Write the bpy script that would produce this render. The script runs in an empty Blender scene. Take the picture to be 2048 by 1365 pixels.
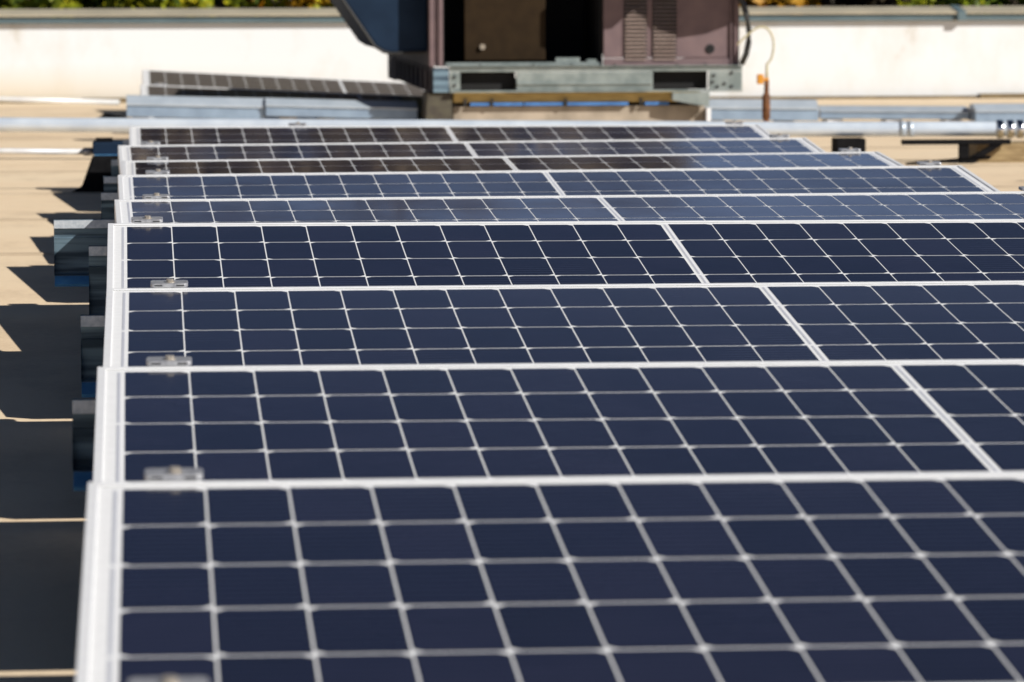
import bpy, math, random
from mathutils import Vector, Matrix
random.seed(7)
S = bpy.context.scene
COL = S.collection
R = math.radians

# ------------------------------------------------------------------ materials
def nt(name):
    m = bpy.data.materials.new(name); m.use_nodes = True
    t = m.node_tree; t.nodes.clear()
    o = t.nodes.new('ShaderNodeOutputMaterial'); b = t.nodes.new('ShaderNodeBsdfPrincipled')
    t.links.new(b.outputs[0], o.inputs[0])
    return m, t, b
def N(t, kind, **kw):
    n = t.nodes.new(kind)
    for k, v in kw.items():
        if k in ('op',): n.operation = v
        else: n.inputs[k].default_value = v
    return n
def coords(t, scale=(1, 1, 1)):
    g = t.nodes.new('ShaderNodeNewGeometry'); mp = t.nodes.new('ShaderNodeMapping')
    mp.inputs['Scale'].default_value = scale
    t.links.new(g.outputs['Position'], mp.inputs['Vector'])
    return mp.outputs[0]
def ramp(t, fac, stops):
    r = t.nodes.new('ShaderNodeValToRGB')
    e = r.color_ramp.elements
    while len(e) < len(stops): e.new(.5)
    for k, (p, c) in enumerate(stops):
        e[k].position = p; e[k].color = (c[0], c[1], c[2], 1)
    t.links.new(fac, r.inputs[0]); return r.outputs[0]
def mat(name, c1, c2=None, scale=20, rough=.6, metal=0, stretch=(1, 1, 1), spec=.5, bump=0, coat=0, coat_rough=.05, detail=5, lo=.35, hi=.65):
    m, t, b = nt(name)
    b.inputs['Roughness'].default_value = rough; b.inputs['Metallic'].default_value = metal
    b.inputs['Specular IOR Level'].default_value = spec
    if coat:
        b.inputs['Coat Weight'].default_value = coat; b.inputs['Coat Roughness'].default_value = coat_rough
    if c2 is None: c2 = tuple(v * .85 for v in c1)
    v = coords(t, stretch)
    n = N(t, 'ShaderNodeTexNoise', Scale=scale, Detail=detail); t.links.new(v, n.inputs['Vector'])
    t.links.new(ramp(t, n.outputs['Fac'], [(lo, c2), (hi, c1)]), b.inputs['Base Color'])
    if bump:
        bp = N(t, 'ShaderNodeBump', Strength=bump, Distance=.002); t.links.new(n.outputs['Fac'], bp.inputs['Height'])
        t.links.new(bp.outputs[0], b.inputs['Normal'])
    return m

M = {}
M['frame'] = mat('frame_white', (.93, .93, .93), (.88, .88, .89), 60, .38, 0, spec=.6)
M['gasket'] = mat('grey_sealant', (.42, .42, .40), (.30, .30, .29), 40, .6)
GLASS_ROUGH = .08; COAT = 1.0
M['backsheet'] = mat('backsheet_under_glass', (.95, .95, .95), (.90, .90, .90), 90, .5, coat=COAT*.3, coat_rough=GLASS_ROUGH, spec=0)
M['ribbon'] = mat('tinned_ribbon', (.70, .71, .76), (.62, .63, .69), 300, .45, 0, coat=COAT*.3, coat_rough=GLASS_ROUGH)
def cell_mat(name='silicon_cell_under_glass', brown_reflect=False):
    m, t, b = nt(name)
    b.inputs['Roughness'].default_value = .45; b.inputs['Specular IOR Level'].default_value = .15
    b.inputs['Coat Weight'].default_value = COAT; b.inputs['Coat Roughness'].default_value = GLASS_ROUGH
    tc = t.nodes.new('ShaderNodeUVMap')
    if brown_reflect:
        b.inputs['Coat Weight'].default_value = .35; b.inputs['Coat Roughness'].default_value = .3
        b.inputs['Base Color'].default_value = (.105, .088, .076, 1); b.inputs['Roughness'].default_value = .8  # brown reflection of the trees painted in as a matte base colour
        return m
    sg = N(t, 'ShaderNodeTexNoise', Scale=2.2, Detail=6, Roughness=.65); t.links.new(tc.outputs[0], sg.inputs['Vector'])
    sr = t.nodes.new('ShaderNodeMapRange'); sr.inputs[1].default_value = .35; sr.inputs[2].default_value = .7; sr.inputs[3].default_value = .05; sr.inputs[4].default_value = .16
    t.links.new(sg.outputs['Fac'], sr.inputs[0]); t.links.new(sr.outputs[0], b.inputs['Coat Roughness'])
    sw = t.nodes.new('ShaderNodeMapRange'); sw.inputs[1].default_value = .35; sw.inputs[2].default_value = .7; sw.inputs[3].default_value = 1.0; sw.inputs[4].default_value = .82
    t.links.new(sg.outputs['Fac'], sw.inputs[0]); t.links.new(sw.outputs[0], b.inputs['Coat Weight'])
    # tone per cell + fine finger lines + mottling, all in metres of the panel
    w = t.nodes.new('ShaderNodeTexWhiteNoise'); w.noise_dimensions = '2D'
    div = t.nodes.new('ShaderNodeVectorMath'); div.operation = 'DIVIDE'; div.inputs[1].default_value = (.0805, .1583, 1)
    fl = t.nodes.new('ShaderNodeVectorMath'); fl.operation = 'FLOOR'
    t.links.new(tc.outputs[0], div.inputs[0]); t.links.new(div.outputs[0], fl.inputs[0]); t.links.new(fl.outputs[0], w.inputs[0])
    mp = t.nodes.new('ShaderNodeMapping'); mp.inputs['Scale'].default_value = (14, 420, 1); t.links.new(tc.outputs[0], mp.inputs['Vector'])
    n = N(t, 'ShaderNodeTexNoise', Scale=1, Detail=3); t.links.new(mp.outputs[0], n.inputs['Vector'])
    n2 = N(t, 'ShaderNodeTexNoise', Scale=9, Detail=4); t.links.new(tc.outputs[0], n2.inputs['Vector'])
    a = t.nodes.new('ShaderNodeMath'); a.operation = 'MULTIPLY_ADD'; a.inputs[1].default_value = .62; t.links.new(n.outputs['Fac'], a.inputs[0])
    mm = t.nodes.new('ShaderNodeMath'); mm.operation = 'MULTIPLY'; mm.inputs[1].default_value = .34; t.links.new(w.outputs['Value'], mm.inputs[0])
    t.links.new(mm.outputs[0], a.inputs[2])
    a2 = t.nodes.new('ShaderNodeMath'); a2.operation = 'MULTIPLY_ADD'; a2.inputs[1].default_value = .35; t.links.new(n2.outputs['Fac'], a2.inputs[0]); t.links.new(a.outputs[0], a2.inputs[2])
    c = ramp(t, a2.outputs[0], [(.35, (.0035, .0030, .011)), (.62, (.0070, .0060, .020)), (.85, (.016, .014, .034))])
    # hair-thin busbar wires across every cell
    sy = t.nodes.new('ShaderNodeSeparateXYZ'); t.links.new(tc.outputs[0], sy.inputs[0])
    dv = t.nodes.new('ShaderNodeMath'); dv.operation = 'DIVIDE'; dv.inputs[1].default_value = .1583/9; t.links.new(sy.outputs[1], dv.inputs[0])
    fr_ = t.nodes.new('ShaderNodeMath'); fr_.operation = 'FRACT'; t.links.new(dv.outputs[0], fr_.inputs[0])
    pp = t.nodes.new('ShaderNodeMath'); pp.operation = 'PINGPONG'; pp.inputs[1].default_value = .5; t.links.new(fr_.outputs[0], pp.inputs[0])
    bl = t.nodes.new('ShaderNodeMapRange'); bl.inputs[1].default_value = .36; bl.inputs[2].default_value = .5; bl.inputs[3].default_value = 0; bl.inputs[4].default_value = .8; t.links.new(pp.outputs[0], bl.inputs[0])
    bm_ = t.nodes.new('ShaderNodeMix'); bm_.data_type = 'RGBA'; bm_.inputs[7].default_value = (.042, .043, .072, 1); t.links.new(bl.outputs[0], bm_.inputs[0]); t.links.new(c, bm_.inputs[6]); c = bm_.outputs[2]
    # sparse pale dust specks
    v = N(t, 'ShaderNodeTexVoronoi', Scale=38); t.links.new(tc.outputs[0], v.inputs['Vector'])
    lt = t.nodes.new('ShaderNodeMath'); lt.operation = 'LESS_THAN'; lt.inputs[1].default_value = .022; t.links.new(v.outputs['Distance'], lt.inputs[0])
    gt = t.nodes.new('ShaderNodeMath'); gt.operation = 'GREATER_THAN'; gt.inputs[1].default_value = .93
    sep = t.nodes.new('ShaderNodeSeparateColor'); t.links.new(v.outputs['Color'], sep.inputs[0]); t.links.new(sep.outputs[0], gt.inputs[0])
    an = t.nodes.new('ShaderNodeMath'); an.operation = 'MULTIPLY'; t.links.new(lt.outputs[0], an.inputs[0]); t.links.new(gt.outputs[0], an.inputs[1])
    mx = t.nodes.new('ShaderNodeMix'); mx.data_type = 'RGBA'; mx.inputs[7].default_value = (.35, .33, .30, 1)
    t.links.new(an.outputs[0], mx.inputs[0]); t.links.new(c, mx.inputs[6]); t.links.new(mx.outputs[2], b.inputs['Base Color'])
    return m
M['cell'] = cell_mat(); M['cell_reflect'] = cell_mat('cell_with_brown_reflection', True)
M['clamp'] = mat('mill_aluminium', (.50, .50, .51), (.33, .33, .35), 150, .38, .35)
M['bolt'] = mat('steel_bolt', (.74, .66, .55), (.50, .44, .36), 200, .3, .6)
M['slot'] = mat('black_slot', (.02, .02, .02))
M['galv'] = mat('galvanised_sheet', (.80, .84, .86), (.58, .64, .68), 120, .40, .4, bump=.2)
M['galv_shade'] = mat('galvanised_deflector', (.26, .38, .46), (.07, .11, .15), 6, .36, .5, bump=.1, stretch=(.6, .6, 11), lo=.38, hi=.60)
M['flange'] = mat('sky_reflection_flange', (.22, .60, 1.0), (.14, .45, .9), 40, .35, .6)  # blue of the sky mirrored in the galvanised flange, put into the base colour
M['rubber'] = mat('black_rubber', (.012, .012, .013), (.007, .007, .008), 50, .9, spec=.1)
M['pipe'] = mat('galvanised_pipe', (.78, .86, .94), (.62, .70, .80), 9, .26, .2, stretch=(1, 1, 1))
M['pipe_white'] = mat('white_conduit', (.82, .82, .80), (.7, .7, .7), 20, .35, .1)
M['chrome'] = mat('bright_steel_coupling', (.92, .92, .92), (.8, .8, .8), 40, .15, 1)
M['traylid'] = mat('cable_tray_lid', (.60, .67, .74), (.50, .57, .64), 10, .35, .3)
M['tray'] = mat('cable_tray_steel', (.34, .45, .58), (.27, .36, .48), 14, .38, .3)  # sky's blue reflection put into the steel's base colour, lid included
M['wood'] = mat('weathered_wood', (.42, .31, .16), (.22, .15, .07), 30, .85, stretch=(.5, 3, 6))
M['nailer'] = mat('yellow_wood_nailer', (.62, .44, .16), (.40, .27, .09), 25, .8, stretch=(.5, 3, 6))
M['bluestrip'] = mat('blue_membrane_strip', (.08, .24, .58), (.05, .17, .44), 30, .6)
M['curbskin'] = mat('curb_flashing', (.48, .40, .31), (.30, .25, .19), 9, .7)
M['darkcurb'] = mat('dark_curb_corner', (.10, .09, .06), (.06, .05, .04), 30, .8)
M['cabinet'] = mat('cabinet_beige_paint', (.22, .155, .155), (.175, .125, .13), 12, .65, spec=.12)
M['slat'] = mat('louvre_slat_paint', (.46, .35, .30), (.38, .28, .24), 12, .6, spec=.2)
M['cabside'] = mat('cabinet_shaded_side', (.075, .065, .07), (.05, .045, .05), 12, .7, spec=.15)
M['hood'] = mat('navy_hood_paint', (.014, .030, .060), (.010, .022, .045), 8, .6, spec=.12)
M['coilbrown'] = mat('brown_inner_panel', (.036, .023, .012), (.028, .018, .010), 20, .8, spec=.08)
M['black'] = mat('black_void', (.006, .006, .007), (.004, .004, .004), 20, .8)
M['rail'] = mat('galvanised_base_rail', (.33, .37, .35), (.21, .25, .24), 18, .5, .25)
M['cable'] = mat('black_cable', (.035, .035, .03), (.02, .02, .02), 60, .45)
M['tube'] = mat('cream_tube', (.62, .56, .36), (.5, .45, .28), 60, .5)
M['valve'] = mat('orange_valve', (.75, .33, .03), (.6, .25, .02), 60, .5)
M['rust'] = mat('rusty_stub', (.22, .085, .025), (.10, .04, .015), 60, .8)
M['duct'] = mat('dull_duct', (.16, .12, .09), (.11, .08, .06), 6, .6)

def roof_mat():
    m, t, b = nt('tan_roof_membrane')
    b.inputs['Roughness'].default_value = .85; b.inputs['Specular IOR Level'].default_value = .25
    v = coords(t)
    n = N(t, 'ShaderNodeTexNoise', Scale=1.1, Detail=8, Roughness=.6); t.links.new(v, n.inputs['Vector'])
    n2 = N(t, 'ShaderNodeTexNoise', Scale=60, Detail=4); t.links.new(v, n2.inputs['Vector'])
    mx = t.nodes.new('ShaderNodeMath'); mx.operation = 'MULTIPLY_ADD'; mx.inputs[1].default_value = .3
    t.links.new(n2.outputs['Fac'], mx.inputs[0]); t.links.new(n.outputs['Fac'], mx.inputs[2])
    t.links.new(ramp(t, mx.outputs[0], [(.40, (.77, .58, .38)), (.58, (.92, .72, .49)), (.85, (.94, .76, .53))]), b.inputs['Base Color'])
    st_ = N(t, 'ShaderNodeTexNoise', Scale=4.5, Detail=9, Roughness=.7); t.links.new(coords(t, (1, .5, 1)), st_.inputs['Vector'])
    sf = ramp(t, st_.outputs['Fac'], [(.50, (0, 0, 0)), (.70, (.38, .38, .38))])
    cur = b.inputs['Base Color'].links[0].from_socket
    mx2 = t.nodes.new('ShaderNodeMix'); mx2.data_type = 'RGBA'; mx2.inputs[7].default_value = (.50, .37, .24, 1)
    t.links.new(sf, mx2.inputs[0]); t.links.new(cur, mx2.inputs[6]); t.links.new(mx2.outputs[2], b.inputs['Base Color'])
    bp = N(t, 'ShaderNodeBump', Strength=.25, Distance=.004); t.links.new(n2.outputs['Fac'], bp.inputs['Height']); t.links.new(bp.outputs[0], b.inputs['Normal'])
    return m
M['roof'] = roof_mat()
M['seam'] = mat('roof_seam_edge', (.74, .58, .40), (.58, .44, .29), 4, .85)
def wall_mat():
    m, t, b = nt('white_parapet_render')
    b.inputs['Roughness'].default_value = .8
    v = coords(t, (1, 1, .55))
    n = N(t, 'ShaderNodeTexNoise', Scale=2.6, Detail=7, Roughness=.65); t.links.new(v, n.inputs['Vector'])
    c = ramp(t, n.outputs['Fac'], [(.30, (.56, .51, .42)), (.41, (.78, .785, .77)), (.54, (.82, .845, .86))])
    # cream staining toward the foot of the wall and at its left end
    g = t.nodes.new('ShaderNodeNewGeometry'); s = t.nodes.new('ShaderNodeSeparateXYZ'); t.links.new(g.outputs['Position'], s.inputs[0])
    mz = t.nodes.new('ShaderNodeMapRange'); mz.inputs[1].default_value = .02; mz.inputs[2].default_value = .22; mz.inputs[3].default_value = .75; mz.inputs[4].default_value = 0
    t.links.new(s.outputs['Z'], mz.inputs[0])
    mxx = t.nodes.new('ShaderNodeMapRange'); mxx.inputs[1].default_value = -.6; mxx.inputs[2].default_value = 1.2; mxx.inputs[3].default_value = 1; mxx.inputs[4].default_value = .1
    t.links.new(s.outputs['X'], mxx.inputs[0])
    mu = t.nodes.new('ShaderNodeMath'); mu.operation = 'MULTIPLY'; t.links.new(mz.outputs[0], mu.inputs[0]); t.links.new(mxx.outputs[0], mu.inputs[1])
    mix = t.nodes.new('ShaderNodeMix'); mix.data_type = 'RGBA'; mix.inputs[7].default_value = (.78, .62, .38, 1)
    t.links.new(mu.outputs[0], mix.inputs[0]); t.links.new(c, mix.inputs[6]); t.links.new(mix.outputs[2], b.inputs['Base Color'])
    return m
M['wall'] = wall_mat()
M['coping'] = mat('coping_tan_metal', (.52, .46, .34), (.40, .36, .27), 4, .6)
M['fascia'] = mat('coping_blue_grey_fascia', (.13, .19, .21), (.10, .15, .17), 6, .55)
M['base'] = mat('brown_base_strip', (.24, .18, .09), (.15, .11, .06), 8, .8)
M['ground'] = mat('street_ground', (.08, .08, .06), (.05, .055, .04), .3, .9)
M['facade'] = mat('building_facade', (.42, .38, .32), (.36, .33, .28), 1, .85)
def leaf_mat(name, a, b_, c):
    m, t, b = nt(name)
    b.inputs['Roughness'].default_value = .5; b.inputs['Specular IOR Level'].default_value = .3
    v = coords(t)
    n = N(t, 'ShaderNodeTexNoise', Scale=5, Detail=3); t.links.new(v, n.inputs['Vector'])
    t.links.new(ramp(t, n.outputs['Fac'], [(.38, a), (.5, b_), (.62, c)]), b.inputs['Base Color'])
    return m
M['leaf_green'] = leaf_mat('green_leaves', (.03, .06, .008), (.15, .21, .012), (.42, .42, .018))
M['leaf_yellow'] = leaf_mat('yellow_green_leaves', (.06, .09, .010), (.30, .32, .015), (.60, .50, .02))
M['leaf_orange'] = leaf_mat('orange_leaves', (.10, .06, .006), (.42, .20, .010), (.60, .30, .012))
M['leaf_dark'] = leaf_mat('dark_leaves', (.03, .022, .010), (.060, .045, .022), (.09, .07, .03))
M['leaf_brown'] = leaf_mat('brown_autumn_leaves', (.12, .090, .055), (.22, .165, .105), (.28, .21, .14))
M['bark'] = mat('bark', (.09, .065, .04), (.05, .035, .02), 12, .9)

# ------------------------------------------------------------------ mesh helpers
class MB:
    def __init__(s): s.v = []; s.f = []; s.uv = None
    def quadbox(s, P, ax, ay, az, cx, cy, cz, top=1.0):
        """box centred at P with half sizes cx,cy,cz along axes"""
        i = len(s.v)
        for z in (-1, 1):
            k = top if z > 0 else 1
            for (x, y) in ((-1, -1), (1, -1), (1, 1), (-1, 1)):
                s.v.append(P + ax * (x * cx * k) + ay * (y * cy * k) + az * (z * cz))
        s.f += [(i, i+3, i+2, i+1), (i+4, i+5, i+6, i+7), (i, i+1, i+5, i+4), (i+1, i+2, i+6, i+5), (i+2, i+3, i+7, i+6), (i+3, i, i+4, i+7)]
    def box(s, x0, x1, y0, y1, z0, z1):
        s.quadbox(Vector(((x0+x1)/2, (y0+y1)/2, (z0+z1)/2)), Vector((1,0,0)), Vector((0,1,0)), Vector((0,0,1)), (x1-x0)/2, (y1-y0)/2, (z1-z0)/2)
    def prism(s, pts, d, origin=Vector((0,0,0)), ax=Vector((1,0,0)), ay=Vector((0,0,1))):
        """closed outline pts (a,b) in plane ax,ay, extruded by vector d"""
        i = len(s.v); n = len(pts)
        for k in (0, 1):
            for (a, b) in pts: s.v.append(origin + ax*a + ay*b + d*k)
        s.f.append(tuple(range(i, i+n))); s.f.append(tuple(range(i+2*n-1, i+n-1, -1)))
        for k in range(n):
            j = (k+1) % n; s.f.append((i+k, i+n+k, i+n+j, i+j))
    def tube(s, pts, r, seg=12, cap=True):
        pts = [Vector(p) for p in pts]; rings = []
        for k, p in enumerate(pts):
            t = (pts[min(k+1, len(pts)-1)] - pts[max(k-1, 0)]).normalized()
            a = t.cross(Vector((0,0,1)));
            if a.length < .1: a = t.cross(Vector((0,1,0)))
            a.normalize(); b = t.cross(a); rr = r[k] if isinstance(r, (list, tuple)) else r
            rings.append(len(s.v))
            for q in range(seg):
                an = 2*math.pi*q/seg; s.v.append(p + a*math.cos(an)*rr + b*math.sin(an)*rr)
        for k in range(len(rings)-1):
            for q in range(seg):
                w = (q+1) % seg; s.f.append((rings[k]+q, rings[k]+w, rings[k+1]+w, rings[k+1]+q))
        if cap:
            s.f.append(tuple(rings[0]+q for q in range(seg))); s.f.append(tuple(rings[-1]+q for q in reversed(range(seg))))
    def build(s, name, m, parent=None, smooth=False, bevel=0, recalc=True):
        me = bpy.data.meshes.new(name)
        off = parent_loc(parent)
        me.from_pydata([tuple(Vector(v) - off) for v in s.v], [], s.f)
        me.materials.append(m)
        if recalc:
            import bmesh
            bm = bmesh.new(); bm.from_mesh(me); bmesh.ops.recalc_face_normals(bm, faces=bm.faces); bm.to_mesh(me); bm.free()
        if smooth:
            for p in me.polygons: p.use_smooth = len(p.vertices) == 4
        o = bpy.data.objects.new(name, me); COL.objects.link(o)
        if parent: o.parent = parent
        if bevel:
            b = o.modifiers.new('bevel', 'BEVEL'); b.width = bevel; b.segments = 2; b.limit_method = 'ANGLE'
        return o
def build_each(mb, name, m, parent, **kw):
    # every connected piece of the builder becomes an object of its own
    own = list(range(len(mb.v)))
    def root(a):
        while own[a] != a: own[a] = own[own[a]]; a = own[a]
        return a
    for f in mb.f:
        for q in f[1:]: own[root(q)] = root(f[0])
    comps = {}
    for f in mb.f: comps.setdefault(root(f[0]), []).append(f)
    out = []
    for fs in comps.values():
        n = MB(); mp = {}
        for f in fs:
            for q in f:
                if q not in mp: mp[q] = len(n.v); n.v.append(mb.v[q])
            n.f.append(tuple(mp[q] for q in f))
        out.append(n.build(name, m, parent, **kw))
    return out
def parent_loc(p):
    v = Vector((0, 0, 0))
    while p is not None: v = v + Vector(p.location); p = p.parent
    return v
def tag(o, label=None, cat=None, group=None, kind=None):
    if label: o['label'] = label
    if cat: o['category'] = cat
    if group: o['group'] = group
    if kind: o['kind'] = kind
    return o
def thing(name, loc, label, cat, group=None):
    o = bpy.data.objects.new(name, None); COL.objects.link(o); o.location = loc; o.empty_display_size = .1
    return tag(o, label, cat, group)

# ------------------------------------------------------------------ solar panels
CP, RP, GAP = .0805, .1583, .0125
W = 24*CP + GAP
ML, MT, MBm = .0335, .0255, .0235          # margins: side, back edge, front edge
LIP, RAISE, DEEP = .0105, .0022, .036
def ucol(c): return c*CP + (GAP if c >= 12 else 0)
def solar_panel(P0, tilt, yaw, roll, label, group, clamps=True, deflector=(-.04, .04), simple=False, clampu=(.058, W-.06), cellm='cell'):
    P0 = Vector(P0)
    U = Vector((math.cos(yaw), math.sin(yaw), roll)).normalized()
    D = Vector((math.sin(yaw)*math.cos(tilt), -math.cos(tilt), -math.sin(tilt)))
    Nn = U.cross(-D).normalized()
    def P(u, s, n=0): return P0 + U*u + D*s + Nn*n
    H = 6*RP
    root = thing('solar_panel', (P(W/2, H/2).x, P(W/2, H/2).y, 0), label, 'solar panel', group)
    def bar(mb, u0, u1, s0, s1, n0, n1):
        mb.quadbox(P((u0+u1)/2, (s0+s1)/2, (n0+n1)/2), U, -D, Nn, (u1-u0)/2, (s1-s0)/2, (n1-n0)/2)
    fr = MB()
    bar(fr, -ML, -ML+LIP, -MT, H+MBm, -DEEP, RAISE); bar(fr, W+ML-LIP, W+ML, -MT, H+MBm, -DEEP, RAISE)
    bar(fr, -ML+LIP, W+ML-LIP, -MT, -MT+LIP, -DEEP, RAISE-.0003); bar(fr, -ML+LIP, W+ML-LIP, H+MBm-LIP, H+MBm, -DEEP, RAISE-.0003)
    fr.build('frame', M['frame'], root, bevel=.0007)
    la = MB(); bar(la, -ML+LIP, W+ML-LIP, -MT+LIP, H+MBm-LIP, -.006, 0)
    lam = la.build('glass_laminate', M['backsheet'], root)
    gk = MB()
    bar(gk, -ML+LIP, W+ML-LIP, -MT+LIP, -MT+LIP+.0016, 0, .0006)
    gk.build('seal', M['gasket'], lam)
    # half-cut cells, two chamfered corners each, alternating side from row to row
    cm = MB(); uvs = []
    gu, gv, ch = .0012, .0023, .0092
    for r in range(6):
        for c in range(24):
            a = ucol(c) + gu; b = a + CP - 2*gu; s0 = r*RP + gv; s1 = (r+1)*RP - gv
            if r % 2 == 0: pts = [(a, s0), (b-ch, s0), (b, s0+ch), (b, s1-ch), (b-ch, s1), (a, s1)]
            else: pts = [(a+ch, s0), (b, s0), (b, s1), (a+ch, s1), (a, s1-ch), (a, s0+ch)]
            i = len(cm.v)
            for (x, y) in pts: cm.v.append(P(x, y, .0004)); uvs.append((x - (GAP if c >= 12 else 0), y))
            cm.f.append(tuple(range(i+5, i-1, -1)))
    co = cm.build('solar_cells', M[cellm], lam, recalc=False)
    ul = co.data.uv_layers.new(name='UVMap')
    rx = (P0.y * 7.31) % 50
    for lp in co.data.loops: ul.data[lp.index].uv = (uvs[lp.vertex_index][0] + round(rx/CP)*CP, uvs[lp.vertex_index][1])
    rb = MB()
    for k in range(3):
        for (uu, off) in ((-.0085, 0), (W+.0045, 0)):
            bar(rb, uu, uu+.0040, 2*k*RP + .006, 2*(k+1)*RP - .006, -.001, .0003)
    for k in range(4):
        s0 = max(0, (2*k-1)*RP) + .005; s1 = min(H, (2*k+1)*RP) - .005
        bar(rb, 12*CP + GAP/2 - .0018, 12*CP + GAP/2 + .0018, s0, s1, -.001, .0003)
    build_each(rb, 'ribbon', M['ribbon'], lam)
    if clamps:
        for cu in clampu:
            c = MB(); pts = []
            hw, hd, rr = .0285, .0165, .006
            for (sx, sy, a0) in ((1, 1, 0), (-1, 1, 90), (-1, -1, 180), (1, -1, 270)):
                for q in range(4):
                    an = R(a0 + q*30); pts.append((sx*(hw-rr) + rr*math.cos(an), sy*(hd-rr) + rr*math.sin(an)))
            c.prism(pts, Nn*.0062, P(cu, -MT-.0145, RAISE+.0002), U, -D)
            c.quadbox(P(cu, -MT-.0065, -.017), U, -D, Nn, .022, .003, .0185)
            cl = c.build('clamp', M['clamp'], root, bevel=.0012)
            s2 = MB()
            for e in (-1, 1): s2.quadbox(P(cu+e*.0165, -MT+.0018, RAISE+.0034), U, -D, Nn, .0060, .0006, .0009)
            build_each(s2, 'slot', M['slot'], cl)
            bt = MB(); bt.tube([P(cu+.001, -MT-.0125, RAISE+.0060), P(cu+.001, -MT-.0125, RAISE+.0072)], .0080, 20)
            bt.tube([P(cu+.001, -MT-.0125, RAISE+.0072), P(cu+.001, -MT-.0125, RAISE+.0112)], .0054, 6)
            bt.build('bolt', M['bolt'], cl)
    # deflector sheet under the back edge (folded profile, thin sheet)
    if deflector:
        e0, e1 = deflector
        b0 = P(0, -MT, -DEEP)
        prof = [(-.006, -.003), (-.006, -.021), (.006, -.022), (.007, -.040), (.004, -.041)]
        zt = b0.z
        prof = [(y, zt+z) for y, z in prof] + [(.012, .082), (-.012, .080)]
        o = Vector((0, b0.y, 0))
        def sheet(pr, th, u0, u1, roll_=roll):
            mb = MB(); n = len(pr); X0 = P(u0, -MT, -DEEP).x; X1 = P(u1, -MT, -DEEP).x
            dy = P(u1, -MT, -DEEP).y - P(u0, -MT, -DEEP).y; dz = (u1-u0)*roll_
            offs = [(y, z) for y, z in pr] + [(y+th, z+th*.3) for y, z in reversed(pr)]
            mb.prism(offs, Vector((X1-X0, dy, dz)), Vector((X0, P(u0, -MT, -DEEP).y, u0*roll_)), Vector((0,1,0)), Vector((0,0,1)))
            return mb
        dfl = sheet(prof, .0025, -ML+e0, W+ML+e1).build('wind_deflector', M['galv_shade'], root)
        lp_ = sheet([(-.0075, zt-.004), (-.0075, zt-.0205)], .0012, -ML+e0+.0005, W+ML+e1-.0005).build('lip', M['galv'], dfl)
        fl = MB(); X0 = P(-ML+e0, 0).x+.001; X1 = P(W+ML+e1, 0).x-.001; yb = b0.y
        fl.prism([(-.045, .064), (-.014, .079), (.011, .079), (.011, .074), (-.014, .074), (-.043, .059)], Vector((X1-X0, 0, 0)), Vector((X0, yb, 0)), Vector((0,1,0)), Vector((0,0,1)))
        fl.build('flange', M['flange'], dfl)
    for (u, s) in ((.25, .06), (W-.25, .06), (.25, H-.03), (W-.25, H-.03)):
        q = P(u, s, -DEEP); ft = MB()
        zt = q.z - (.002 if s > .5 else .004)
        ft.box(q.x-.03, q.x+.03, q.y-.05, q.y+.05, -.022 if q.y < 7.4 else 0, max(.012, zt*.35)); ft.box(q.x-.018, q.x+.018, q.y-.03, q.y+.03, max(.012, zt*.35), zt)
        ft.build('foot', M['rubber'], root)
    return root

H0 = .70
rows = [
 [-0.004, 2.828, -0.5095, 0.0944, -0.0068, -0.0008],
 [-0.0034, 3.9688, -0.4980, 0.0944, -0.0068, -0.0008], [-0.0003, 5.1137, -0.4945, 0.0971, -0.0032, -0.0022],
 [0.0074, 6.249, -0.4826, 0.101, -0.006, -0.0003], [0.0064, 7.393, -0.4531, 0.1214, -0.0019, -0.0029],
 [0.0168, 8.4817, -0.4686, 0.0772, 0.0122, 0.0012], [0.0229, 9.6483, -0.4749, 0.0927, 0.0075, 0.0044],
 [0.0325, 10.7916, -0.4924, 0.0564, 0.003, 0.0056], [0.022, 11.8831, -0.498, 0.086, 0.0117, 0.0048],
 [0.0559, 13.0262, -0.4867, 0.085, 0.0004, -0.0022]]
labels = [
 'closest solar panel, only its back frame edge and clamp showing at the very bottom',
 'largest blurred solar panel filling the foreground, second counted from the camera',
 'slightly blurred solar panel behind the big foreground one, third counted from the camera',
 'sharp dark navy solar panel, fourth counted from the camera, clamp reflected in its first cell',
 'sharpest and steepest navy solar panel, fifth from the camera, just before the paler blue ones',
 'pale blue solar panel directly behind the sharpest navy one, sixth from the camera',
 'blue solar panel with the nearest right end inside the picture, seventh from the camera',
 'grey-blue solar panel third from the back of the long array, brown at its left end',
 'brownish solar panel second from the back of the long array',
 'rearmost brown-reflecting solar panel of the long array, in front of the rooftop unit']
defl = [(.03, -.03), (.03, -.03), (-.032, .04), (-.040, .04), (-.035, .04), (-.125, .04), (-.04, .04), (-.048, .04), (-.02, .03), (-.02, .03)]
cu = [.032, .050, .056, .062, .037, .053, .06, .06, .06, .50]
for k, r in enumerate(rows):
    solar_panel((r[0], r[1], r[2]+H0), r[3], r[4], r[5], labels[k], 'solar panels in the long array', deflector=defl[k], clampu=(cu[k], W-.042))
# small array by the parapet
solar_panel((.14, 21.05, .206), .085, 0, -.054, 'small far solar panel nearest the white parapet, left of the rooftop unit', 'solar panels by the parapet', clamps=False, deflector=None, cellm='cell_reflect')
solar_panel((.12, 19.0, .185), .085, 0, -.046, 'small far solar panel just behind the blue cable tray', 'solar panels by the parapet', clamps=True, deflector=None, cellm='cell_reflect')

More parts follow.
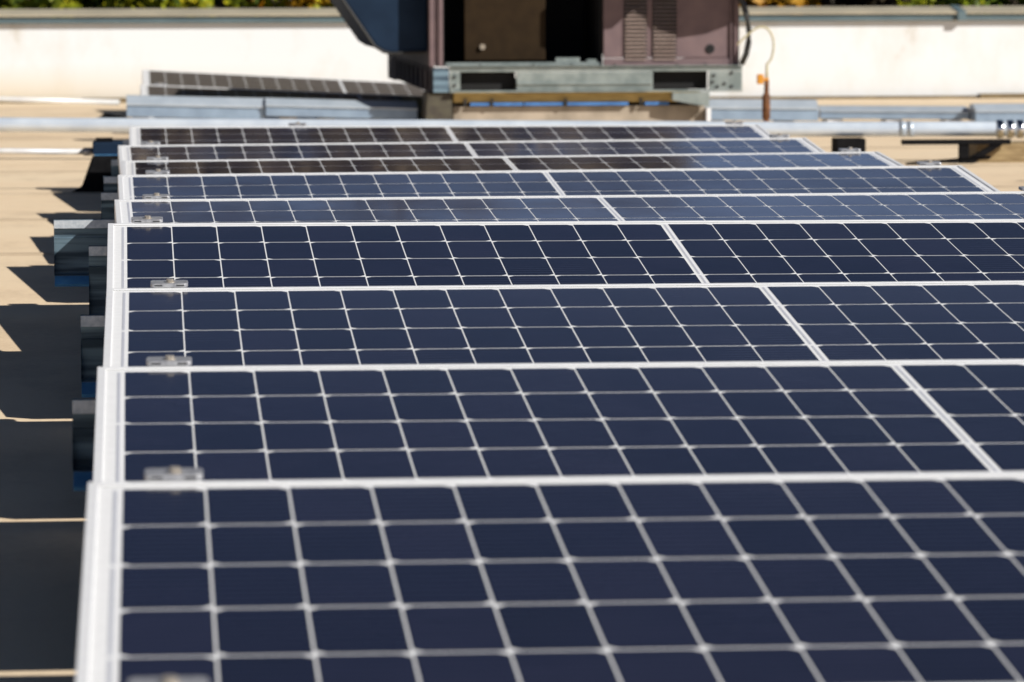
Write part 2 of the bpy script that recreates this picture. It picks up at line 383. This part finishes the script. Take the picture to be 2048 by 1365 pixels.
# ------------------------------------------------------------------ setting
g = MB(); g.v = [Vector(v) for v in ((-3000, -3000, -6), (3000, -3000, -6), (3000, 3000, -6), (-3000, 3000, -6))]; g.f = [(0, 1, 2, 3)]
tag(g.build('ground', M['ground']), kind='structure')
def roof_z(y):
    return 0.0 if y > 7.4 else -.023*min(1, (7.4-y)/3.4)**1.15
r_ = MB(); ys = [-6, 3.0, 4.0, 4.5, 5.1, 5.7, 6.3, 6.9, 7.4, 22.44]
for y in ys: r_.v += [Vector((-14, y, roof_z(y))), Vector((16, y, roof_z(y))), Vector((16, y, -.30)), Vector((-14, y, -.30))]
for k in range(len(ys)-1):
    a = 4*k; r_.f += [(a, a+1, a+5, a+4), (a+1, a+2, a+6, a+5), (a+2, a+3, a+7, a+6), (a+3, a, a+4, a+7)]
r_.f += [(0, 1, 2, 3), tuple(4*(len(ys)-1)+q for q in (3, 2, 1, 0))]
ro = tag(r_.build('roof', M['roof']), kind='structure')
sm = MB()
for y in (13.15, 14.62, 16.15, 11.75, 10.3, 17.6, 19.0):
    n = 60; x0, x1 = -13.9, 15.9
    i = len(sm.v)
    for q in range(n+1):
        x = x0 + (x1-x0)*q/n; j = random.uniform(-.006, .006); sm.v += [Vector((x, y-.010+j, .0005)), Vector((x, y+.0+j, .0035)), Vector((x, y+.05+j, .0032))]
    for q in range(n):
        a = i+3*q; sm.f += [(a, a+3, a+4, a+1), (a+1, a+4, a+5, a+2)]
[tag(q, kind='structure') for q in build_each(sm, 'roof_seam', M['seam'], None)]
bd = MB(); bd.box(-14, 16, -6, 22.6, -6, -.302)
tag(bd.build('building_block', M['facade']), 'plain building body that carries the tan roof', 'building')

w = thing('parapet_wall', (3, 22.5, 0), 'long white rendered parapet wall with grey metal coping along the roof edge', 'wall')
b = MB(); b.box(-14, 16, 22.45, 22.75, -.25, .43); b.build('wall_face', M['wall'], w)
b = MB(); b.box(-14, 16, 22.415, 22.448, .432, .466); b.build('fascia', M['fascia'], w, bevel=.003)
b = MB()
b.prism([(22.40, .468), (22.40, .478), (22.62, .508), (22.80, .505), (22.80, .468)], Vector((30, 0, 0)), Vector((-14, 0, 0)), Vector((0,1,0)), Vector((0,0,1)))
cp = b.build('coping', M['coping'], w)
for x in (-7.0, -3.6, 4.60, 7.9, 11.2):
    j = MB(); j.prism([(22.392, .430), (22.392, .482), (22.62, .514), (22.64, .512), (22.64, .43)], Vector((.045, .0, 0)), Vector((x, 0, 0)), Vector((0,1,0)), Vector((0,0,1)))
    j.build('joint_cover', M['fascia'], cp)
b = MB()
x = -14.0
while x < 16:
    L = random.uniform(1.2, 2.4); h = random.uniform(.016, .028); b.box(x, min(16, x+L-.02), 22.40, 22.448, .001, h); x += L
build_each(b, 'base_strip', M['base'], w)

# ------------------------------------------------------------------ rooftop unit
Y0 = 17.0
ac = thing('rooftop_unit', (1.9, 18.2, 0), 'big beige rooftop air handling unit with louvres and navy side hood', 'air conditioner')
YB = 19.5; ZB, ZT = .312, .80
X0, X1 = 1.272, 2.560
b = MB()
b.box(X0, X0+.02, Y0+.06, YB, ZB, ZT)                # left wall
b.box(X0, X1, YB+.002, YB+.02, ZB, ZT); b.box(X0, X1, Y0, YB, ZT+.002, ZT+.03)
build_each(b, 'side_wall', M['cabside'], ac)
b = MB(); b.box(1.997, X1, Y0, Y0+.025, 0.345, ZT)
# openings for louvres are dark boxes set proud below
b.box(X1-.02, X1, Y0+.027, YB, ZB, ZT); b.box(1.997, X1, Y0-.006, Y0+.02, ZB, .343)
build_each(b, 'front_panel', M['cabinet'], ac, bevel=.003)
b = MB(); b.box(1.272, 1.292, Y0-.004, Y0+.055, ZB, ZT); b.box(1.297, 1.306, Y0+.004, Y0+.05, ZB, ZT); b.box(1.309, 1.327, Y0-.004, Y0+.055, ZB, ZT)
build_each(b, 'corner_post', M['cabinet'], ac, bevel=.002)
b = MB(); b.box(X1-.032, X1-.026, Y0-.012, Y0-.001, ZB, ZT); b.box(X1-.016, X1+.004, Y0-.016, Y0-.001, ZB, ZT)
build_each(b, 'corner_trim', M['cabinet'], ac, bevel=.002)
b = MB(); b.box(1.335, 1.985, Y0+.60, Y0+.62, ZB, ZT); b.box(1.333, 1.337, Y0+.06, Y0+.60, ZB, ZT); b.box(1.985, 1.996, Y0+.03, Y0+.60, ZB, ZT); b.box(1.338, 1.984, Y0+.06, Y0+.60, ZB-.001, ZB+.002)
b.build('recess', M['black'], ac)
b = MB(); b.box(1.425, 1.765, Y0+.10, Y0+.12, .335, ZT); b.build('inner_panel', M['coilbrown'], ac, bevel=.004)
b = MB(); b.tube([(1.50, Y0+.085, .392), (1.50, Y0+.10, .392)], .012, 16); b.build('knob', M['curbskin'], ac)
b = MB(); b.box(1.34, 1.985, Y0+.01, Y0+.05, ZB+.004, ZB+.016); b.box(1.80, 1.90, Y0+.02, Y0+.06, ZB+.017, ZB+.035); b.box(1.93, 1.97, Y0+.02, Y0+.06, ZB+.017, ZB+.028); build_each(b, 'sill', M['rail'], ac)
for (a, c) in ((2.083, 2.178), (2.202, 2.302)):
    f = MB(); f.box(a, c, Y0-.003, Y0+.001, .332, .74); lv = f.build('louvre', M['black'], ac)
    s = MB(); z = .336
    while z < .72:
        s.prism([(Y0-.004, z+.0065), (Y0-.014, z+.0025), (Y0-.014, z+.0005), (Y0-.004, z+.0040)], Vector((c-a-.006, 0, 0)), Vector((a+.003, 0, 0)), Vector((0,1,0)), Vector((0,0,1))); z += .0166
    build_each(s, 'slat', M['slat'], lv)
b = MB(); b.tube([(2.444, Y0-.006, .382), (2.444, Y0+.001, .382)], .016, 20); b.build('knockout', M['black'], ac)
b = MB(); b.tube([(2.444, Y0-.004, .382), (2.444, Y0+.0005, .382)], .020, 20); b.build('grommet', M['cabside'], ac)
# base rail with two fork openings
b = MB(); yf = Y0-.03
def rail_box(x0, x1, z0, z1, d=.02): b.box(x0, x1, yf, yf+d, z0, z1)
rail_box(1.352, 2.575, .290, .310); rail_box(1.352, 1.396, .215, .2885); rail_box(1.630, 2.200, .215, .2885); rail_box(2.436, 2.575, .215, .2885)
b.box(1.352, 2.575, yf-.012, yf+.02, .205, .2135)
b.box(1.632, 2.198, yf-.008, yf-.0005, .236, .244)
b.box(1.35, 2.575, yf-.012, yf+.028, .3105, .3145)
rl = b.build('base_rail', M['rail'], ac, bevel=.002)
for (x0, x1) in ((1.397, 1.629), (2.201, 2.435)):
    q = MB(); q.box(x0, x1, yf+.05, yf+.06, .214, .289); q.build('fork_opening', M['black'], rl)
for (x, z) in ((2.45, .245), (2.455, .272), (2.50, .238), (2.53, .282), (2.53, .226), (2.47, .225), (1.372, .27), (1.372, .235)):
    q = MB(); q.tube([(x, yf-.006, z), (x, yf+.001, z)], .0065, 10); q.build('bolt', M['slot'], rl)
for x in (1.48, 1.70, 1.86, 2.04, 2.30, 2.42):
    q = MB(); q.tube([(x, yf-.002, .316), (x, yf-.002, .3215)], .006, 8); q.build('screw', M['slot'], rl)
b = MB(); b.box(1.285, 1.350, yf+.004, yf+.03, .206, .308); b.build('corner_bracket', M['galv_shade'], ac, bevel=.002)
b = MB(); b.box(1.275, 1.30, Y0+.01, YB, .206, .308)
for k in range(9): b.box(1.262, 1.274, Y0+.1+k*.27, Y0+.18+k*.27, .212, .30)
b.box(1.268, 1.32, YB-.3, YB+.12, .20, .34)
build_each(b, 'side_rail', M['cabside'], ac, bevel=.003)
b = MB()
b.prism([(1.270, .371), (1.118, .371), (1.088, .378), (1.056, .398), (.923, .592), (.88, .66), (.88, .70), (1.270, .74)], Vector((0, 1.3, 0)), Vector((0, Y0+.10, 0)))
b.build('side_hood', M['hood'], ac, bevel=.006)
b = MB(); b.tube([(1.262, Y0+.09, .372), (1.118, Y0+.09, .366), (1.085, Y0+.09, .374), (1.050, Y0+.09, .396), (.918, Y0+.09, .590), (.875, Y0+.09, .66)], .006, 8)
b.build('hood_seam', M['slot'], ac)
b = MB()
b.prism([(2.20, .78), (2.30, .745), (2.37, .755), (2.44, .82), (2.49, .79), (2.55, .735), (2.65, .715), (2.76, .73), (2.93, .79), (2.93, .92), (2.20, .92)], Vector((0, .26, 0)), Vector((0, Y0-.285, 0)))
b.build('shadow_hood', M['cabinet'], ac)  # added out of view; scalloped underside shaped to cast the front panel's shadow
b = MB(); b.tube([(2.545, Y0-.03, .66), (2.552, Y0-.035, .62), (2.575, Y0-.04, .57), (2.592, Y0-.04, .52), (2.601, Y0-.04, .46), (2.600, Y0-.04, .41), (2.590, Y0-.04, .36), (2.572, Y0-.03, .318)], .0125, 12)
b.build('cable', M['cable'], ac, smooth=True)

cb = thing('roof_curb', (1.85, 18.2, 0), 'timber and metal flashing curb with a blue strip carrying the rooftop unit', 'curb')
b = MB(); b.box(1.37, 2.425, Y0+.02, 17.9, 0, .148); b.build('flashing', M['curbskin'], cb, bevel=.004)
b = MB(); b.box(1.37, 2.405, Y0-.0, 17.9, .163, .203); b.build('nailer', M['nailer'], cb, bevel=.002)
b = MB()
for (x0, x1) in ((1.44, 1.53), (1.535, 1.66), (1.665, 1.83), (1.845, 2.10), (2.17, 2.27)): b.box(x0, x1, Y0-.008, Y0+.05, .150, .1615)
build_each(b, 'membrane_strip', M['bluestrip'], cb)
b = MB()
for x in (1.413, 1.525, 1.832, 2.148): b.box(x, x+.010, Y0-.014, Y0-.001, .150, .178)
build_each(b, 'clip', M['slot'], cb)
b = MB(); b.box(1.75, 2.42, 18.7, 19.4, 0, .204); b.build('rear_curb', M['darkcurb'], cb)
b = MB(); b.prism([(1.245, 0), (1.262, .204), (1.362, .204), (1.368, 0)], Vector((0, .25, 0)), Vector((0, Y0-.01, 0))); b.build('corner_cover', M['darkcurb'], cb, bevel=.003)
b = MB(); b.prism([(2.28, .202), (2.435, .202), (2.432, .142), (2.28, .170)], Vector((0, .05, 0)), Vector((0, Y0-.055, 0))); b.build('gusset', M['rail'], cb)
b = MB(); b.box(2.428, 2.445, Y0-.02, Y0+.4, 0, .135); b.build('edge_trim', M['frame'], cb)

# ------------------------------------------------------------------ cable trays
def tray(x0, y0, z0, x1, y1, z1, h, label, blocks):
    t = thing('cable_tray', ((x0+x1)/2, (y0+y1)/2, 0), label, 'cable tray', 'covered cable trays in front of the parapet')
    a, c = Vector((x0, y0, z0)), Vector((x1, y1, z1)); d = c - a
    m = MB(); m.prism([(0, -h), (0, -h*.46), (.16, -h*.46), (.16, -h)], d, a, Vector((0,1,0)), Vector((0,0,1))); m.build('tray_body', M['tray'], t, bevel=.002)
    m = MB(); m.prism([(-.006, -h*.45), (-.006, -h*.36), (.045, 0), (.12, 0), (.166, -h*.45)], d, a, Vector((0,1,0)), Vector((0,0,1))); m.build('tray_lid', M['traylid'], t)
    for f in blocks:
        q = a + d*f; m = MB(); m.box(q.x-.035, q.x+.035, q.y+.01, q.y+.15, 0, q.z-h-.001); m.build('support_block', M['curbskin'] if random.random() < .6 else M['frame'], t, bevel=.003)
    return t
tray(.020, 17.22, .192, .596, 17.22, .177, .087, 'left half of the blue-grey cable tray below the small far panels', (.1, .3, .5, .62, .85))
tray(.599, 17.20, .179, 1.235, 17.20, .160, .074, 'cable tray piece that meets the dark corner of the rooftop unit curb', (.15, .4, .7))
tray(2.45, 17.62, .152, 3.008, 17.62, .145, .088, 'blue cable tray piece just right of the rooftop unit curb', (.2, .75))
tray(3.035, 17.72, .116, 3.68, 17.66, .112, .054, 'thin low cable tray piece right of the gas pipe stub', (.1, .5, .9))
tray(3.685, 17.55, .126, 5.6, 17.50, .122, .074, 'long cable tray piece running out at the right edge', (.1, .4, .7, .9))

# ------------------------------------------------------------------ pipes
def pipe(name, pts, r, m, label, cat='pipe', seg=20):
    b = MB(); b.tube(pts, r, seg); o = b.build(name, m, None, smooth=True); return o
p = thing('metal_pipe', (1.9, 15.2, 0), 'thick galvanised pipe crossing the roof behind the long solar array', 'pipe')
b = MB(); b.tube([(-6, 16.4, .135), (-.457, 15.62, .133), (2.5, 15.02, .121), (7, 14.6, .118)], .0275, 24); b.build('pipe_body', M['pipe'], p, smooth=True)
for x in (2.86, 2.89):
    y = 15.02-(x-2.5)*.0933; b = MB(); b.tube([(x, y, .121), (x+.022, y-.002, .121)], .0295, 24); b.build('sleeve', M['traylid'], p, smooth=True)
for x in (3.218, 3.256, 3.292):
    y = 15.02-(x-2.5)*.0933; b = MB(); b.tube([(x, y, .120), (x+.004, y, .120), (x+.022, y-.002, .120), (x+.026, y-.002, .120)], [.028, .034, .034, .028], 24); b.build('coupling', M['chrome'], p, smooth=True)
sb = MB(); sb.box(3.125, 3.62, 14.86, 15.02, 0, .072); tag(sb.build('wood_block', M['wood'], bevel=.004), 'weathered timber block under the thick pipe at the right edge', 'block')
sb = MB(); sb.box(2.62, 2.73, 14.95, 15.06, 0, .088); tag(sb.build('rubber_block', M['rubber'], bevel=.004), 'small dark support block under the thick pipe near the last panels', 'block')
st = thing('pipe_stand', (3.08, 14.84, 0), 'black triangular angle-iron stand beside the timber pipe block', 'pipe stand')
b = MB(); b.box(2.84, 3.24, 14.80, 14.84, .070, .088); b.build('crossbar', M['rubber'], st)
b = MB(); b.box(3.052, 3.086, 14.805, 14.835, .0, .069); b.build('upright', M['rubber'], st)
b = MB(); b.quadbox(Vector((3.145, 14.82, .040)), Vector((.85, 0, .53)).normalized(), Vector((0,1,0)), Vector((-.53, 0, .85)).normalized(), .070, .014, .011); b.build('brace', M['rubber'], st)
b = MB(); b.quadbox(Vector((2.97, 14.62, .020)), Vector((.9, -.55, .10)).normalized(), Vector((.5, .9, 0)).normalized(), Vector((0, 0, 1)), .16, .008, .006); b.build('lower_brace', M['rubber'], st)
b = MB(); b.tube([(-6, 20.6, .10), (-.6, 20.5, .082), (-.01, 20.5, .063)], .013, 16); o = b.build('conduit', M['pipe_white'], None, smooth=True)
tag(o, 'thin white conduit running low in front of the white parapet, left edge', 'conduit')
cd = thing('conduit', (-.5, 13.4, 0), 'thin pale conduit ending in a dark junction box left of the rear panels', 'conduit')
b = MB(); b.tube([(-6, 13.6, .13), (-.394, 13.4, .128), (-.115, 13.4, .124)], .0095, 16); b.build('tube', M['pipe_white'], cd, smooth=True)
b = MB(); b.tube([(-.125, 13.4, .124), (-.095, 13.4, .124)], .0135, 16); b.build('connector', M['clamp'], cd, smooth=True)
jb = thing('junction_box', (-.05, 13.35, 0), 'dark blue junction box on a sloping black foot beside the rear panels', 'junction box')
b = MB(); b.box(-.095, .03, 13.30, 13.42, .118, .158); b.build('box_body', M['hood'], jb, bevel=.004)
b = MB(); b.box(-.090, .03, 13.290, 13.299, .108, .119); b.build('box_rim', M['flange'], jb)
b = MB(); b.prism([(-.165, 0), (-.130, .02), (-.095, .117), (.03, .117), (.03, 0)], Vector((0, .09, 0)), Vector((0, 13.20, 0))); b.build('foot', M['rubber'], jb, bevel=.004)
b = MB(); b.box(-.085, -.03, 13.33, 13.39, .159, .170); b.build('lid', M['rubber'], jb)
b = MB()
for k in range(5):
    b.tube([(-.20+.02*k, 19.3-.05*k, .012), (-.08, 19.35+.04*k, .018+.004*k), (.02, 19.3+.02*k, .02)], .009, 8)  # black tubes added where only a dark shadow lies on the roof
tag(b.build('shadow_tubes', M['rubber'], smooth=True), 'black tubes added in place of a shadow by the left end of the cable tray', 'shadow stand-in')
# gas stub
gs = thing('gas_pipe', (2.62, 16.6, 0), 'rusty gas pipe stub with orange valve and cream tube beside the rooftop unit', 'gas pipe')
b = MB(); b.tube([(2.618, 16.6, 0), (2.618, 16.6, .11), (2.620, 16.6, .26)], [.014, .011, .010], 12); b.build('stub', M['rust'], gs, smooth=True)
b = MB(); b.tube([(2.618, 16.6, .10), (2.618, 16.6, .105), (2.618, 16.6, .20), (2.618, 16.6, .205)], [.01, .0165, .0165, .01], 12); b.build('sleeve', M['rust'], gs, smooth=True)
b = MB(); b.tube([(2.620, 16.6, .262), (2.621, 16.6, .325)], .006, 10); b.build('riser', M['tube'], gs, smooth=True)
b = MB(); b.box(2.580, 2.606, 16.585, 16.61, .245, .285); b.box(2.606, 2.628, 16.59, 16.605, .258, .270); build_each(b, 'valve', M['valve'], gs, bevel=.003)
pts = []
ctrl = [(2.50, .405), (2.552, .452), (2.59, .476), (2.625, .470), (2.648, .432), (2.650, .385), (2.640, .345), (2.622, .325)]
for k in range(len(ctrl)-1):
    p0 = ctrl[max(k-1, 0)]; p1 = ctrl[k]; p2 = ctrl[k+1]; p3 = ctrl[min(k+2, len(ctrl)-1)]
    for q in range(4):
        t = q/4; f = lambda i: .5*((2*p1[i]) + (-p0[i]+p2[i])*t + (2*p0[i]-5*p1[i]+4*p2[i]-p3[i])*t*t + (-p0[i]+3*p1[i]-3*p2[i]+p3[i])*t**3)
        pts.append((f(0), 16.62, f(1)))
pts.append((ctrl[-1][0], 16.62, ctrl[-1][1]))
b = MB(); b.tube(pts, .0045, 8); b.build('tube', M['tube'], gs, smooth=True)
# small metal bracket on the roof at the right
an = MB(); an.box(3.02, 3.14, 13.50, 13.53, .001, .035); an.box(3.06, 3.30, 13.40, 13.50, .001, .012)
tag(an.build('roof_anchor', M['galv'], bevel=.003), 'small grey metal bracket lying on the tan roof at right', 'bracket')

# ------------------------------------------------------------------ trees beyond the wall
def leaf_mesh(n, size, seed, spread, boxy=False):
    rnd = random.Random(seed); v = []; f = []
    clumps = []
    NC = 260 if boxy else 60
    for k in range(NC):
        while True:
            c = Vector((rnd.uniform(-1, 1), rnd.uniform(-1, 1), rnd.uniform(-1, 1)))
            if boxy or .35 < c.length < 1: break
        clumps.append((c, rnd.uniform(.12, .30)))
    for k in range(n):
        c, r = clumps[rnd.randrange(NC)]
        d = Vector((rnd.gauss(0, 1), rnd.gauss(0, 1), rnd.gauss(0, 1))).normalized() * r * rnd.random()**.4
        p = Vector(((c.x+d.x)*spread[0], (c.y+d.y)*spread[1], (c.z+d.z)*spread[2]))
        a = Vector((rnd.gauss(0, 1), rnd.gauss(0, 1), rnd.gauss(0, 1))).normalized(); b_ = a.cross(Vector((rnd.gauss(0, 1), rnd.gauss(0, 1), rnd.gauss(0, 1)))).normalized()
        s = size * rnd.uniform(.6, 1.3); i = len(v)
        v += [p - a*s, p + b_*s*.5, p + a*s, p - b_*s*.5]; f.append((i, i+1, i+2, i+3))
    me = bpy.data.meshes.new('leaves'); me.from_pydata([tuple(q) for q in v], [], f); return me
def trunk_mesh(h, r, seed):
    rnd = random.Random(seed); b = MB()
    b.tube([(0, 0, -h), (rnd.uniform(-.1, .1), 0, -h*.5), (0, 0, 0), (.1, .1, h*.12)], [r, r*.8, r*.5, r*.2], 10)
    for k in range(7):
        an = rnd.uniform(0, 6.28); z = rnd.uniform(-h*.4, 0); L = rnd.uniform(.5, 1.1)
        b.tube([(0, 0, z), (math.cos(an)*L*.5, math.sin(an)*L*.5, z+L*.5), (math.cos(an)*L, math.sin(an)*L, z+L*.9)], [r*.4, r*.25, r*.08], 6)
    return b
def tree(x, y, zc, spread, mkey, n, size, seed, label, group, boxy=False):
    t = thing('tree', (x, y, -6), label, 'tree', group)
    me = leaf_mesh(n, size, seed, spread, boxy); me.materials.append(M[mkey])
    c = bpy.data.objects.new('crown', me); COL.objects.link(c); c.parent = t; c.location = (0, 0, zc+6)
    tb = trunk_mesh(zc+6, .12 if spread[0] < 2 else .25, seed+1)
    o = tb.build('trunk', M['bark'], None); o.parent = t; o.location = (0, 0, zc+6)
names = ['yellow-green tree top showing over the parapet at the far left', 'dark green tree top beside the leftmost yellow-green one',
         'green tree top with golden leaves over the left part of the parapet', 'tree top with a few orange leaves left of the navy hood',
         'tree top hidden mostly behind the navy hood of the rooftop unit', 'dark tree top straight behind the rooftop unit',
         'orange autumn tree top just right of the rooftop unit', 'dark tree top right of the orange autumn one',
         'green tree top over the right part of the parapet', 'tree top over the parapet at the far right edge']
keys = ['leaf_yellow', 'leaf_green', 'leaf_yellow', 'leaf_orange', 'leaf_green', 'leaf_dark', 'leaf_orange', 'leaf_dark', 'leaf_green', 'leaf_green']
xs = [-1.15, -.25, .55, 1.25, 2.0, 3.0, 4.05, 4.75, 5.45, 6.3]
for k in range(10):
    sp = (.62, .7, 1.5) if k in (3,) else (.85, .9, 1.6)
    if k == 6: sp = (.45, .5, 1.4)
    tree(xs[k], 26.2 + .5*math.sin(k*2.1), -.05, sp, keys[k], 9000, .055, 20+k, names[k], 'tree tops behind the parapet')
for k, (x, y) in enumerate(((-7.6, 33.6), (-5.2, 34), (-2.9, 33.4), (-.7, 34), (1.4, 33.5), (3.1, 34.2), (9.8, 33), (14.5, 34))):
    tree(x, y, (1.45 if k < 6 else -1.6), (1.5, 1.5, 3.35 if k < 6 else 2.4), 'leaf_brown', 20000, .17, 60+k,
         ['large dark tree standing far left beyond the parapet', 'large dark tree second from the left beyond the parapet', 'large dark tree third from the left beyond the parapet', 'large dark tree beyond the left end of the parapet wall', 'large dark tree behind the small far solar panels', 'large dark tree behind the rooftop unit and gas pipe', 'large dark tree second from the right beyond the parapet', 'large dark tree standing far right beyond the parapet'][k],
         'large trees beyond the parapet', k < 6)
for k in range(14):
    tree(-42 + 7*k, 60 + 4*math.sin(k*1.7), -1.5, (4.4, 3.5, 3.4), 'leaf_dark', 2500, .40, 90+k, 'distant dark tree in the long line beyond the roof', 'distant trees beyond the roof')

# ------------------------------------------------------------------ light
SUN_EL, SUN_AZ = 33, 40      # azimuth measured from +x toward -y
d = Vector((math.cos(R(SUN_EL))*math.cos(R(SUN_AZ)), -math.cos(R(SUN_EL))*math.sin(R(SUN_AZ)), math.sin(R(SUN_EL))))
L = bpy.data.lights.new('sun', 'SUN'); L.energy = 5.0; L.angle = R(.53); L.color = (1.0, .965, .91)
lo = bpy.data.objects.new('sun', L); COL.objects.link(lo); lo.rotation_euler = d.to_track_quat('Z', 'Y').to_euler(); lo.location = (4, -4, 6)
wd = bpy.data.worlds.new('World'); S.world = wd; wd.use_nodes = True
t = wd.node_tree; bg = t.nodes['Background']
sky = t.nodes.new('ShaderNodeTexSky'); sky.sky_type = 'NISHITA'; sky.sun_disc = False
sky.sun_elevation = R(SUN_EL); sky.sun_rotation = R(90 + SUN_AZ); sky.air_density = .32; sky.dust_density = .2; sky.ozone_density = 1.0
# pale haze band low over the horizon, fading out by about 15 degrees up
gg = t.nodes.new('ShaderNodeTexCoord'); sp_ = t.nodes.new('ShaderNodeSeparateXYZ'); t.links.new(gg.outputs['Generated'], sp_.inputs[0])
hr = t.nodes.new('ShaderNodeMapRange'); hr.interpolation_type = 'SMOOTHSTEP'
for q, v in ((1, .205), (2, .30), (3, 1), (4, 0)): hr.inputs[q].default_value = v
t.links.new(sp_.outputs[2], hr.inputs[0])
cn = t.nodes.new('ShaderNodeTexNoise'); cn.inputs['Scale'].default_value = 6; t.links.new(gg.outputs['Generated'], cn.inputs['Vector'])
hm = t.nodes.new('ShaderNodeMapRange'); hm.inputs[1].default_value = .35; hm.inputs[2].default_value = .65; hm.inputs[3].default_value = .7; hm.inputs[4].default_value = 1.1
t.links.new(cn.outputs['Fac'], hm.inputs[0])
hx = t.nodes.new('ShaderNodeMath'); hx.operation = 'MULTIPLY'; t.links.new(hr.outputs[0], hx.inputs[0]); t.links.new(hm.outputs[0], hx.inputs[1])
ha = t.nodes.new('ShaderNodeMix'); ha.data_type = 'RGBA'; ha.blend_type = 'ADD'; ha.inputs[7].default_value = (2.9, 3.7, 5.6, 1)
t.links.new(hx.outputs[0], ha.inputs[0]); t.links.new(sky.outputs[0], ha.inputs[6]); t.links.new(ha.outputs[2], bg.inputs[0]); bg.inputs[1].default_value = .05

# ------------------------------------------------------------------ camera
F, yaw, pitch, roll = 8212.3, .094543, .089479, -.002256
f = Vector((math.sin(yaw)*math.cos(pitch), math.cos(yaw)*math.cos(pitch), -math.sin(pitch)))
r0 = Vector((math.cos(yaw), -math.sin(yaw), 0)); up0 = r0.cross(f)
rt = r0*math.cos(roll) + up0*math.sin(roll); up = up0*math.cos(roll) - r0*math.sin(roll)
cam = bpy.data.cameras.new('camera'); co = bpy.data.objects.new('camera', cam); COL.objects.link(co)
mtx = Matrix((rt, up, -f)).transposed().to_4x4(); mtx.translation = Vector((0, 0, H0)); co.matrix_world = mtx
cam.sensor_width = 36; cam.lens = F/2048*36; cam.clip_start = .1; cam.clip_end = 8000
cam.dof.use_dof = True; cam.dof.focus_distance = 7.25; cam.dof.aperture_fstop = 11.3
S.camera = co
S.cycles.diffuse_bounces = 1; S.cycles.use_denoising = True
S.view_settings.view_transform = 'Standard'; S.view_settings.look = 'None'; S.view_settings.exposure = 0; S.view_settings.gamma = 1
S.render.resolution_x = 1024; S.render.resolution_y = 682
